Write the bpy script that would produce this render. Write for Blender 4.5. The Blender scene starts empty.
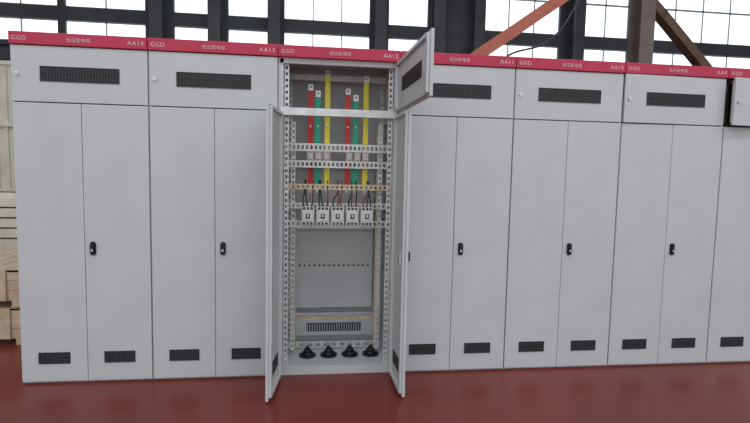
import bpy, bmesh, math, random
import numpy as np
from mathutils import Vector, Matrix
random.seed(4)
scene = bpy.context.scene
scene.view_settings.view_transform = 'Standard'
scene.view_settings.look = 'None'
COL = scene.collection

# ---------------------------------------------------------------- materials
def pmat(name, col, rough=0.5, metal=0.0, noise=0.0, nscale=8.0, bump=0.0, bscale=300, spec=0.5, emit=None, estr=0, coat=0):
    m = bpy.data.materials.new(name); m.use_nodes = True
    nt = m.node_tree; b = nt.nodes['Principled BSDF']
    b.inputs['Base Color'].default_value = (*col, 1)
    b.inputs['Roughness'].default_value = rough
    b.inputs['Metallic'].default_value = metal
    b.inputs['Specular IOR Level'].default_value = spec
    b.inputs['Coat Weight'].default_value = coat
    tc = nt.nodes.new('ShaderNodeTexCoord')
    if noise > 0:
        n = nt.nodes.new('ShaderNodeTexNoise'); n.inputs['Scale'].default_value = nscale
        n.inputs['Detail'].default_value = 6
        r = nt.nodes.new('ShaderNodeValToRGB')
        r.color_ramp.elements[0].position = .3; r.color_ramp.elements[1].position = .7
        r.color_ramp.elements[0].color = (*[c*(1-noise) for c in col], 1)
        r.color_ramp.elements[1].color = (*[min(1, c*(1+noise)) for c in col], 1)
        nt.links.new(tc.outputs['Object'], n.inputs['Vector'])
        nt.links.new(n.outputs['Fac'], r.inputs['Fac'])
        nt.links.new(r.outputs['Color'], b.inputs['Base Color'])
    if bump > 0:
        n2 = nt.nodes.new('ShaderNodeTexNoise'); n2.inputs['Scale'].default_value = bscale
        bp = nt.nodes.new('ShaderNodeBump'); bp.inputs['Strength'].default_value = bump
        bp.inputs['Distance'].default_value = .002
        nt.links.new(tc.outputs['Object'], n2.inputs['Vector'])
        nt.links.new(n2.outputs['Fac'], bp.inputs['Height'])
        nt.links.new(bp.outputs['Normal'], b.inputs['Normal'])
    if emit:
        b.inputs['Emission Color'].default_value = (*emit, 1)
        b.inputs['Emission Strength'].default_value = estr
    return m

M = {}
M['paint'] = pmat('grey_powder_coat', (.585, .605, .612), .48, noise=.035, nscale=3, bump=.15, bscale=250)
M['inner'] = pmat('grey_inner_sheet', (.60, .61, .62), .5, noise=.04, nscale=4)
M['zinc'] = pmat('galvanised_steel', (.72, .73, .72), .38, .3, noise=.12, nscale=20)
M['yzinc'] = pmat('yellow_passivated_zinc', (.66, .54, .34), .4, .2, noise=.25, nscale=25)
M['black'] = pmat('black_plastic', (.012, .012, .014), .4)
M['vent'] = pmat('vent_dark', (.018, .018, .02), .6)
M['rib'] = pmat('vent_rib', (.06, .06, .065), .5)
M['gapshade'] = pmat('door_gap_shade', (.03, .03, .032), .8)  # shade inside the door gaps, put into the frame colour
M['red'] = pmat('header_crimson', (.54, .024, .075), .45, noise=.05, nscale=5)
M['white'] = pmat('white_print', (.76, .55, .59), .6)
M['chrome'] = pmat('chrome', (.7, .7, .7), .25, 1)
M['alu'] = pmat('bare_aluminium_bar', (.78, .78, .76), .35, .3)
M['busr'] = pmat('bus_red', (.85, .04, .035), .45)
M['busg'] = pmat('bus_green', (.01, .50, .28), .45)
M['busy'] = pmat('bus_yellow', (.90, .78, .05), .45)
M['abs'] = pmat('breaker_white', (.76, .76, .74), .45)
M['beige'] = pmat('beige_block', (.60, .55, .47), .5)
M['wireb'] = pmat('wire_black', (.02, .018, .018), .5)
M['wirer'] = pmat('wire_brown', (.20, .04, .03), .5)
M['wallm'] = pmat('dark_wall_sheet', (.085, .092, .102), .7, noise=.2, nscale=.8)
M['steel'] = pmat('dark_steel_column', (.08, .085, .092), .6, noise=.2, nscale=2)
M['tan'] = pmat('tan_column_paint', (.20, .16, .14), .6, noise=.15, nscale=2)
M['boom'] = pmat('boom_red_oxide', (.55, .15, .095), .5, noise=.15, nscale=3)
M['duct'] = pmat('duct_brown', (.18, .11, .07), .5, noise=.2, nscale=4)
M['glass'] = pmat('bright_window_pane', (.8, .85, .9), .3, emit=(.88, .94, 1.0), estr=1.6)
M['frame'] = pmat('window_frame', (.6, .63, .65), .5)
M['wood'] = pmat('crate_wood', (.60, .46, .32), .7, noise=.18, nscale=9)
M['board'] = pmat('cream_board', (.74, .71, .61), .6, noise=.10, nscale=5)
M['ceil'] = pmat('roof_sheet', (.35, .36, .38), .7)
MATS = list(M.values()); MI = {k: i for i, k in enumerate(M)}

def floor_mat():
    m = bpy.data.materials.new('red_epoxy_floor'); m.use_nodes = True
    nt = m.node_tree; b = nt.nodes['Principled BSDF']
    tc = nt.nodes.new('ShaderNodeTexCoord')
    n = nt.nodes.new('ShaderNodeTexNoise'); n.inputs['Scale'].default_value = .9; n.inputs['Detail'].default_value = 8
    r = nt.nodes.new('ShaderNodeValToRGB')
    r.color_ramp.elements[0].position = .3; r.color_ramp.elements[1].position = .75
    r.color_ramp.elements[0].color = (.165, .022, .014, 1)
    r.color_ramp.elements[1].color = (.220, .034, .022, 1)
    n2 = nt.nodes.new('ShaderNodeTexNoise'); n2.inputs['Scale'].default_value = 5; n2.inputs['Detail'].default_value = 10
    mr = nt.nodes.new('ShaderNodeMapRange'); mr.inputs['To Min'].default_value = .22; mr.inputs['To Max'].default_value = .40
    nt.links.new(tc.outputs['Object'], n.inputs['Vector']); nt.links.new(tc.outputs['Object'], n2.inputs['Vector'])
    nt.links.new(n.outputs['Fac'], r.inputs['Fac']); nt.links.new(r.outputs['Color'], b.inputs['Base Color'])
    nt.links.new(n2.outputs['Fac'], mr.inputs['Value']); nt.links.new(mr.outputs['Result'], b.inputs['Roughness'])
    b.inputs['Specular IOR Level'].default_value = .45
    return m

# ---------------------------------------------------------------- mesh builder
class MB:
    def __init__(s): s.bm = bmesh.new()
    def box(s, x0, x1, y0, y1, z0, z1, m='paint'):
        v = [s.bm.verts.new(p) for p in ((x0,y0,z0),(x1,y0,z0),(x1,y1,z0),(x0,y1,z0),(x0,y0,z1),(x1,y0,z1),(x1,y1,z1),(x0,y1,z1))]
        for f in ((0,3,2,1),(4,5,6,7),(0,1,5,4),(1,2,6,5),(2,3,7,6),(3,0,4,7)):
            fc = s.bm.faces.new([v[i] for i in f]); fc.material_index = MI[m]
        return v
    def cyl(s, c, r1, h, m, axis='z', r2=None, seg=20):
        r2 = r1 if r2 is None else r2
        R = {'z': Matrix(), 'y': Matrix.Rotation(math.radians(90), 4, 'X'), 'x': Matrix.Rotation(math.radians(90), 4, 'Y')}[axis]
        n0 = set(s.bm.faces)
        bmesh.ops.create_cone(s.bm, cap_ends=True, segments=seg, radius1=r1, radius2=r2, depth=h, matrix=Matrix.Translation(c) @ R)
        for f in s.bm.faces:
            if f not in n0:
                f.material_index = MI[m]; f.smooth = len(f.verts) == 4
    def beam(s, a, b, w, t, m):
        a, b = Vector(a), Vector(b); d = b - a
        q = d.to_track_quat('Z', 'Y').to_matrix().to_4x4()
        v = s.box(-w/2, w/2, -t/2, t/2, 0, d.length, m)
        for x in v: x.co = (Matrix.Translation(a) @ q) @ x.co
    def ladder(s, axis, a0, a1, c0, c1, y0, y1, m='zinc', pitch=.025, web=.010, rim=.25):
        """perforated strip with real holes. axis x or z along; c = cross range"""
        w = (c1-c0)*rim
        def bx(p0, p1, q0, q1):
            if axis == 'x': s.box(p0, p1, y0, y1, q0, q1, m)
            else: s.box(q0, q1, y0, y1, p0, p1, m)
        bx(a0, a1, c0, c0+w); bx(a0, a1, c1-w, c1)
        n = int((a1-a0)/pitch)
        for i in range(n+1):
            p = a0 + i*(a1-a0-web)/n
            bx(p, p+web, c0+w, c1-w)
    def done(s, name, parent=None, loc=(0,0,0), rz=0, bevel=0):
        me = bpy.data.meshes.new(name)
        s.bm.normal_update(); s.bm.to_mesh(me); s.bm.free()
        for m in MATS: me.materials.append(m)
        o = bpy.data.objects.new(name, me); COL.objects.link(o)
        o.location = loc; o.rotation_euler = (0, 0, rz)
        if parent: o.parent = parent
        if bevel:
            b = o.modifiers.new('bev', 'BEVEL'); b.width = bevel; b.segments = 2; b.limit_method = 'ANGLE'
        return o

def empty(name, loc=(0,0,0)):
    e = bpy.data.objects.new(name, None); e.location = loc; e.empty_display_size = .2; COL.objects.link(e); return e

def curve(name, pts, r, mat, parent=None):
    cu = bpy.data.curves.new(name, 'CURVE'); cu.dimensions = '3D'; cu.bevel_depth = r; cu.bevel_resolution = 2
    sp = cu.splines.new('BEZIER'); sp.bezier_points.add(len(pts)-1)
    for b, p in zip(sp.bezier_points, pts):
        b.co = p; b.handle_left_type = b.handle_right_type = 'AUTO'
    cu.materials.append(M[mat])
    o = bpy.data.objects.new(name, cu); COL.objects.link(o)
    if parent: o.parent = parent
    return o

def text(s, size, loc, parent, al='LEFT'):
    cu = bpy.data.curves.new('header_text', 'FONT'); cu.body = s; cu.size = size; cu.align_x = al
    cu.extrude = .0006; cu.space_character = 1.15
    cu.materials.append(M['white'])
    o = bpy.data.objects.new('header_text', cu); COL.objects.link(o)
    o.rotation_euler = (math.radians(90), 0, 0); o.location = loc; o.parent = parent

# ---------------------------------------------------------------- cabinets
W = .797; H = 2.2; DEP = .6
Z_SPL = 1.782; Z_TOP = 2.122; Z_BOT = .014

def vent(mb, cx, cz, w, h, n):
    mb.box(cx-w/2, cx+w/2, -.002, .001, cz-h/2, cz+h/2, 'vent')
    t = .004
    for z in (cz-h/2, cz+h/2-t): mb.box(cx-w/2, cx+w/2, -.005, -.002, z, z+t, 'rib')
    for x in (cx-w/2, cx+w/2-t): mb.box(x, x+t, -.005, -.002, cz-h/2+t, cz+h/2-t, 'rib')
    p = (w-.012)/n
    for i in range(n):
        x = cx-w/2+.006+i*p
        for zz in (cz-h*.22, cz+h*.22):
            mb.box(x+p*.12, x+p*.42, -.0055, -.002, zz-h*.17, zz+h*.17, 'rib')

def leaf(name, parent, w, z0, z1, side, ang, hx, lower=True, handle=False, opened=False):
    """side 'L': hinge at left, leaf runs +x. 'R': hinge right, leaf runs -x"""
    s = 1 if side == 'L' else -1
    mb = MB()
    X0, X1 = (0, w) if s > 0 else (-w, 0)
    mb.box(X0, X1, 0, .018, z0, z1, 'paint')
    panel = mb.done(name, parent, (hx, 0, 0), math.radians(ang), bevel=.003)
    mb = MB(); cx = (X0+X1)/2
    if lower:
        vent(mb, cx, .168, .19, .075, 12)
    else:
        vent(mb, cx+.0, 1.955, .46, .092, 26)
        mb.cyl((X0+.035, -.004, 1.95), .011, .012, 'chrome', 'y')
        mb.cyl((X0+.035, -.011, 1.95), .004, .003, 'black', 'y')
    if handle:
        hxx = X0+.050; hz = .878
        mb.box(hxx-.017, hxx+.017, -.010, 0, hz-.028, hz+.026, 'black')
        mb.cyl((hxx, -.005, hz+.026), .017, .010, 'black', 'y')
        mb.cyl((hxx, -.005, hz-.028), .017, .010, 'black', 'y')
        mb.box(hxx-.009, hxx+.009, -.020, -.008, hz-.022, hz+.032, 'black')
        mb.cyl((hxx, -.021, hz-.012), .008, .004, 'chrome', 'y')
    if opened:
        mb.ladder('z', z0+.02, z1-.02, X0+.012, X0+.040, .032, .035, 'paint', .05, .03)
        mb.ladder('z', z0+.02, z1-.02, X1-.040, X1-.012, .032, .035, 'paint', .05, .03)
        for xx in (X0+.012, X1-.015, X0+.037, X1-.040): mb.box(xx, xx+.003, .018, .032, z0+.02, z1-.02, 'paint')
        for zz in (z0+.012, z1-.030): mb.box(X0+.04, X1-.04, .018, .034, zz, zz+.018, 'paint')
        if lower: 
            mb.box(X0+w*.5-.1, X0+w*.5+.1, .018, .022, .125, .21, 'vent')
            if handle: mb.box(hxx-.02, hxx+.02, .018, .05, .84, .91, 'chrome')
        else: mb.box(X0+w*.5-.23, X0+w*.5+.23, .018, .022, 1.91, 2.0, 'vent')
    mb.done(name+'_fittings', panel)
    return panel

def cabinet(i, opened=False, topang=0, lab='AA14'):
    X0 = -1.72 + .8*i
    e = empty('electrical_cabinet', (X0, 0, 0))
    mb = MB(); f = 'inner' if opened else 'gapshade'  # closed cabinets: frame painted dark as gap shade
    fy = .022; zb = .045
    mb.box(0, .010, fy, DEP, zb, 2.19, 'inner'); mb.box(W-.010, W, fy, DEP, zb, 2.19, 'inner')
    mb.box(.010, W-.010, DEP-.01, DEP, zb, 2.19, 'inner')
    mb.box(0, W, .0, DEP, 2.19, 2.2, 'paint')
    mb.box(0, W, fy, DEP, 0, zb, 'paint')
    mb.box(.010, W-.010, fy, .05, Z_SPL-.018, Z_SPL+.018, f)
    mb.box(.010, W-.010, fy, .05, Z_TOP-.03, Z_TOP+.01, f)
    for a in ((.010, .032), (W-.032, W-.010)): mb.box(a[0], a[1], fy, .05, zb, 2.12, f)
    mb.box(.032, W-.032, fy, .05, zb, zb+.015, 'paint' if opened else f)
    if not opened: mb.box(.385, .412, fy, .05, zb, Z_SPL, f)
    mb.done('carcass', e)
    mb = MB(); mb.box(0.001, W-.001, -.012, .03, Z_TOP+.004, 2.2, 'red'); h = mb.done('header_band', e, bevel=.003)
    mb = MB(); mb.box(0.06, W-.06, .1, .5, 2.2, 2.215, 'rib'); mb.done('roof_cover', e)
    text('GGD', .036, (.018, -.0135, 2.148), e); text('低压配电柜', .027, (W/2, -.0135, 2.150), e, 'CENTER')
    text(lab, .038, (W-.018, -.0135, 2.148), e, 'RIGHT')
    g = .003; wl = W/2-g*1.5
    leaf('left_door', e, wl, Z_BOT, Z_SPL-g, 'L', -96 if opened else 0, g, opened=opened)
    leaf('right_door', e, wl, Z_BOT, Z_SPL-g, 'R', 92 if opened else 0, W-g, handle=True, opened=opened)
    leaf('top_door', e, W-2*g, Z_SPL+g, Z_TOP, 'R', topang, W-g, lower=False, opened=topang > 0)
    return e

tags = ['AA14', 'AA13', 'AA12', 'AA11', 'AA10', 'AA9', 'AA8', 'AA7']
cabs = []
for i in range(8):
    cabs.append(cabinet(i, opened=(i == 2), topang={2: 93, 6: 5, 5: 1.0}.get(i, 0), lab=tags[i]))

# ---- interior of open cabinet
E = cabs[2]
mb = MB()
# perforated uprights
for x0 in (.036, W-.036-.03):
    mb.ladder('z', .05, 2.10, x0, x0+.03, .06, .063, 'zinc', .04, .02)
    mb.ladder('z', .05, 2.10, x0, x0+.03, .50, .503, 'zinc', .04, .02)
for x0 in (.075, W-.075-.028):
    mb.ladder('z', .09, 1.74, x0, x0+.028, .25, .253, 'zinc', .04, .02)
mb.box(.106, .110, .25, .30, .09, 1.1, 'yzinc'); mb.box(W-.112, W-.106, .25, .30, .09, 1.72, 'yzinc')
mb.box(W-.045, W-.040, .3, .33, 1.8, 2.1, 'yzinc')
# front crossbar
mb.box(.012, W-.012, .018, .06, Z_SPL-.022, Z_SPL+.026, 'zinc')
mb.box(.012, W-.012, .4, .44, 2.06, 2.10, 'zinc')
# side depth ties
for z in (.6, 1.05, 1.45, 1.76):
    for x in (.012, W-.030): mb.box(x, x+.018, .06, .56, z, z+.03, 'zinc')
# device rails
for z0, z1 in ((1.535, 1.59), (1.42, 1.47), (1.13, 1.17), (.995, 1.045)):
    mb.ladder('x', .04, W-.04, z0, z1, .22, .224, 'zinc', .03, .014)
    mb.box(.04, W-.04, .224, .245, z1-.004, z1, 'zinc')
# yellow strip
mb.ladder('x', .03, W-.03, 1.265, 1.305, .20, .204, 'yzinc', .035, .018)
mb.box(.03, W-.03, .204, .24, 1.300, 1.305, 'yzinc')
mb.done('mounting_frame', E)
mb = MB()
mb.box(.10, W-.10, .52, .524, .33, 1.40, 'inner')
mb.box(.10, W-.10, .50, .503, .955, .975, 'zinc')
for k in range(15):
    mb.cyl((.13+k*.038, .518, .665), .008, .006, 'rib', 'y', seg=10)
    mb.box(.128+k*.038, .132+k*.038, .516, .519, .69, .70, 'rib')
mb.box(.108, W-.112, .29, .31, .30, .315, 'yzinc')
mb.box(.06, W-.06, .535, .545, .10, .27, 'paint'); 
mb.box(.06, W-.06, .525, .545, .27, .285, 'zinc')
mb.box(.185, .615, .530, .535, .135, .20, 'vent')
for k in range(22): mb.box(.19+k*.0193, .196+k*.0193, .527, .53, .14, .195, 'inner')
mb.ladder('x', .05, W-.05, .055, .105, .38, .385, 'zinc', .06, .025)
mb.done('back_plate', E)
mb = MB()
for x in (.20, .355, .51, .665):
    z = .045
    mb.cyl((x, .25, z+.006), .062, .012, 'black')
    mb.cyl((x, .25, z+.022), .050, .022, 'black', r2=.036)
    mb.cyl((x, .25, z+.042), .034, .022, 'black', r2=.023)
    mb.cyl((x, .25, z+.061), .019, .020, 'black', r2=.012)
mb.done('cable_entry_grommets', E)
# bus bars
mb = MB()
for x, m, top, y in ((.205, 'busr', 2.02, .34), (.258, 'busg', 1.97, .30), (.325, 'busy', 2.11, .27),
                  (.475, 'busr', 2.00, .34), (.530, 'busg', 1.95, .30), (.600, 'busy', 2.08, .27)):
    mb.box(x-.018, x+.018, y, y+.006, 1.29, top-.045, m)
    mb.box(x-.018, x+.018, y-.0005, y+.0065, top-.045, top, 'alu')
    mb.cyl((x, y-.003, top-.02), .006, .01, 'rib', 'y', seg=10)
    mb.cyl((x, y-.003, 1.72), .008, .012, 'alu', 'y', seg=8)
    mb.box(x-.013, x+.013, y-.0, y+.006, 1.24, 1.29, 'alu')
mb.done('phase_busbars', E)
mb = MB()
for xc in (.265, .54):
    for k in (-1, 0, 1):
        x = xc + k*.058
        mb.box(x-.026, x+.026, .225, .30, 1.465, 1.54, 'beige'); mb.box(x-.018, x+.018, .215, .225, 1.48, 1.525, 'abs')
mb.done('busbar_supports', E, bevel=.003)
mb = MB()
for k in range(5):
    x = .195+.103*k
    mb.box(x-.043, x+.043, .13, .22, 1.02, 1.15, 'abs')
    mb.box(x-.034, x+.034, .122, .13, 1.05, 1.12, 'abs')
    mb.box(x-.014, x+.014, .119, .123, 1.068, 1.102, 'black')
    mb.box(x-.006, x+.006, .105, .120, 1.078, 1.098, 'abs')
    for j in (-1, 0, 1):
        mb.box(x+j*.026-.009, x+j*.026+.009, .128, .131, 1.128, 1.146, 'rib')
        mb.box(x+j*.026-.009, x+j*.026+.009, .128, .131, 1.024, 1.040, 'rib')
mb.done('circuit_breakers', E, bevel=.002)
for k in range(5):
    x = .195+.103*k
    for j in (-1, 0, 1):
        xb = x+j*.026; xt = x + j*.012 + random.uniform(-.025, .025)
        curve('wire', [(xb, .15, 1.145), (xb+random.uniform(-.01, .01), .14, 1.185), (xt, .19, 1.25), (xt, .26, 1.33)], .0045, 'wireb' if random.random() < .6 else 'wirer', E)

# ---------------------------------------------------------------- hall
def single(name, args, mat=None):
    mb = MB(); 
    for a in args: mb.box(*a)
    return mb.done(name)
fl = single('floor', [(-16, 26, -14, 12.2, -.2, 0, 'red')]); fl.data.materials.clear(); fl.data.materials.append(floor_mat())
for p in fl.data.polygons: p.material_index = 0
single('ceiling', [(-16, 26, -7, 12.2, 9, 9.2, 'ceil')])
single('wall_left', [(-16.2, -16, -14, 12.2, 0, 9, 'wallm')])
single('wall_right', [(26, 26.2, -14, 12.2, 0, 9, 'wallm')])
# back wall built with openings
wins = [(-15.7,-13.2), (-12.9,-9.5), (-9.3,-7.3), (-7.1,-4.9), (-4.1,-3.1), (-2.55,-1.38), (-.9,1.72), (2.3,3.55), (5.35,7.9), (8.7,10.3), (11.0,15.0), (15.4,19.4), (20,25)]
rows = [(4.98, 5.64), (6.0, 8.1)]
mb = MB()
mb.box(-16, 26, 12, 12.2, 0, rows[0][0], 'wallm'); mb.box(-16, 26, 12, 12.2, rows[0][1], rows[1][0], 'wallm'); mb.box(-16, 26, 12, 12.2, rows[1][1], 9, 'wallm')
for z0, z1 in rows:
    x = -16
    for a, b in wins:
        mb.box(x, a, 12, 12.2, z0, z1, 'wallm'); x = b
    mb.box(x, 26, 12, 12.2, z0, z1, 'wallm')
mb.done('wall_back')
n = 1
for z0, z1 in rows:
    for a, b in wins:
        mb = MB(); mb.box(a, b, 12.10, 12.12, z0, z1, 'glass')
        k = max(1, round((b-a)/.9))
        for q in range(k+1):
            x = a + (b-a)*q/k; mb.box(max(a, x-.02), min(b, x+.02), 12.06, 12.10, z0, z1, 'frame')
        for z in (z0, z1-.04): mb.box(a, b, 12.06, 12.10, z, z+.04, 'frame')
        if z1-z0 > 1: mb.box(a, b, 12.06, 12.10, (z0+z1)/2-.03, (z0+z1)/2+.03, 'frame')
        mb.done('window_%d' % n); n += 1
for x in (-12.0, -4.45, -2.85, -1.15, 2.0, 3.8, 5.05, 8.3):
    mb = MB(); w = .17
    mb.box(x-w, x+w, 11.45, 11.48, 0, 9, 'steel'); mb.box(x-w, x+w, 11.92, 11.95, 0, 9, 'steel'); mb.box(x-.02, x+.02, 11.48, 11.92, 0, 9, 'steel')
    mb.done('steel_column')
mb = MB()
mb.box(6.90, 7.22, 6.5, 6.54, 0, 9, 'tan'); mb.box(6.90, 7.22, 6.86, 6.9, 0, 9, 'tan'); mb.box(7.04, 7.08, 6.54, 6.86, 0, 9, 'tan'); mb.done('steel_column')
single('crane_rail_girder', [(-16, 26, 11.0, 11.04, 4.25, 4.6, 'steel'), (-16, 26, 10.88, 11.16, 4.6, 4.64, 'steel'), (-16, 26, 10.88, 11.16, 4.21, 4.25, 'steel'), (-16,26,11.16,11.45,4.4,4.5,'steel')])
# jib crane
mb = MB()
mb.beam((2.7, 6, 3.35), (8.6, 6, 7.55), .27, .22, 'boom')
mb.box(2.9, 3.15, 5.88, 6.12, 0, 3.5, 'boom'); mb.box(2.75, 3.3, 5.75, 6.25, 0, .04, 'boom')
mb.done('jib_crane')
mb = MB()
mb.beam((7.3, 8, 6.45), (8.5, 8, 5.35), .26, .2, 'duct'); mb.beam((8.42, 8, 5.43), (9.85, 8, 4.05), .26, .2, 'duct'); mb.beam((9.8, 8, 4.1), (13.8, 8, .0), .26, .2, 'duct')
mb.box(7.4, 7.6, 7.9, 8.1, 6.3, 9, 'duct')
mb.done('inclined_conveyor_beam')
curve('crane_cable', [(3.6, 7.2, 3.5), (4.3, 7.2, 4.05), (5.2, 7.2, 4.4), (5.8, 7.2, 5.2), (6.3, 7.2, 6.6)], .022, 'steel')

# left side goods
mb = MB()
for i in range(2):
    z = .0 + i*.30; x0, x1, y0, y1 = -3.2+.03*i, -2.1-.02*i, .75, 1.9
    for q in (x0, (x0+x1)/2-.04, x1-.08): mb.box(q, q+.08, y0, y1, z, z+.05, 'wood')
    for k in range(3):
        zz = z+.05+k*.08
        mb.box(x0, x1, y0, y0+.02, zz, zz+.077, 'wood'); mb.box(x1-.02, x1, y0+.02, y1, zz, zz+.077, 'wood'); mb.box(x0, x0+.02, y0+.02, y1, zz, zz+.077, 'wood')
    for k in range(8): 
        xx = x0+k*(x1-x0)/8; mb.box(xx, xx+(x1-x0)/8-.008, y0, y1, z+.29-.018+.0, z+.29, 'wood')
    for q in (x0+.1, x1-.18): mb.box(q, q+.07, y0-.018, y0, z+.05, z+.29, 'wood')
mb.done('wooden_crate')
mb = MB()
for i in range(9):
    z = .08+i*.11
    mb.box(-4.6, -2.62-random.uniform(0, .08), 2.3, 3.4, z, z+.092, 'board')
    for q in (-4.4, -3.5, -2.8): mb.box(q, q+.06, 2.35, 3.35, z-.018 if i else 0, z, 'wood')
mb.done('board_stack')
mb = MB()
mb.box(-6.5, -2.9, 5.0, 6.2, 0, 3.0, 'board')
for k in range(24): mb.box(-6.5+k*.15, -6.43+k*.15, 4.96, 5.0, .05, 2.95, 'board')
for z in (.0, 1.0, 2.0, 2.94): mb.box(-6.5, -2.88, 4.93, 4.96, z, z+.06, 'board')
mb.done('shipping_container')

# ---------------------------------------------------------------- light
w = bpy.data.worlds.new('World'); scene.world = w; w.use_nodes = True
w.node_tree.nodes['Background'].inputs['Color'].default_value = (.88, .94, 1, 1)
w.node_tree.nodes['Background'].inputs['Strength'].default_value = 1.18
def area(name, loc, rot, sx, sy, p, col):
    l = bpy.data.lights.new(name, 'AREA'); l.shape = 'RECTANGLE'; l.size = sx; l.size_y = sy; l.energy = p; l.color = col
    o = bpy.data.objects.new(name, l); COL.objects.link(o); o.location = loc; o.rotation_euler = rot
area('overhead_fill_front', (1, -4.5, 8.8), (0, 0, 0), 22, 1.6, 600, (.93, .98, 1))  # added fill lamp below the roof sheet, no real opening there
area('overhead_fill_rear', (1, 4, 8.8), (0, 0, 0), 22, 1.6, 380, (.93, .98, 1))  # second added fill lamp, behind the row, likewise without a roof opening

# ---------------------------------------------------------------- camera: solve pose from surveyed cabinet corners
obs = [((-1.72,0,0),(22,383)), ((-.92,0,0),(150,380.5)), ((1.48,0,0),(505,371)), ((2.28,0,0),(608,366)), ((3.08,0,0),(705,360.5)),
       ((-1.72,0,2.2),(10,34)), ((-.92,0,2.2),(147,38.5)), ((-.12,0,2.2),(278,45)), ((1.48,0,2.2),(517,57)), ((2.28,0,2.2),(626,64)), ((3.08,0,2.2),(728,70)),
       ((-.92,0,1.782),(147,104)), ((1.48,0,1.782),(516,117)), ((2.28,0,1.782),(624,123))]
P3 = np.array([o[0] for o in obs], float); P2 = np.array([o[1] for o in obs], float)
def axes(p):
    yw, pt, rl = p[4], p[5], p[6]
    f = np.array([math.sin(yw)*math.cos(pt), math.cos(yw)*math.cos(pt), -math.sin(pt)])
    r0 = np.array([math.cos(yw), -math.sin(yw), 0]); u0 = np.cross(r0, f)
    r = math.cos(rl)*r0 + math.sin(rl)*u0; u = -math.sin(rl)*r0 + math.cos(rl)*u0
    return r, u, f
def proj(p):
    r, u, f = axes(p); d = P3 - p[1:4]; z = d @ f
    return np.stack([375 + p[0]*100*(d @ r)/z, 211.5 - p[0]*100*(d @ u)/z], 1)
p = np.array([5.63, 0, -3.75, 1.46, math.radians(8.1), math.radians(5.2), math.radians(1.37)])
for _ in range(30):
    e = (proj(p) - P2).ravel(); J = np.zeros((len(e), 7))
    for k in range(7):
        q = p.copy(); q[k] += 1e-5; J[:, k] = ((proj(q)-P2).ravel()-e)/1e-5
    p = p - np.linalg.solve(J.T @ J + np.eye(7)*1e-3, J.T @ e)
r, u, f = axes(p)
cam = bpy.data.cameras.new('camera'); co = bpy.data.objects.new('camera', cam); COL.objects.link(co)
cam.sensor_width = 36; cam.lens = 36*p[0]*100/750; cam.clip_end = 200
mt = Matrix(((r[0], u[0], -f[0], p[1]), (r[1], u[1], -f[1], p[2]), (r[2], u[2], -f[2], p[3]), (0, 0, 0, 1)))
co.matrix_world = mt
scene.camera = co
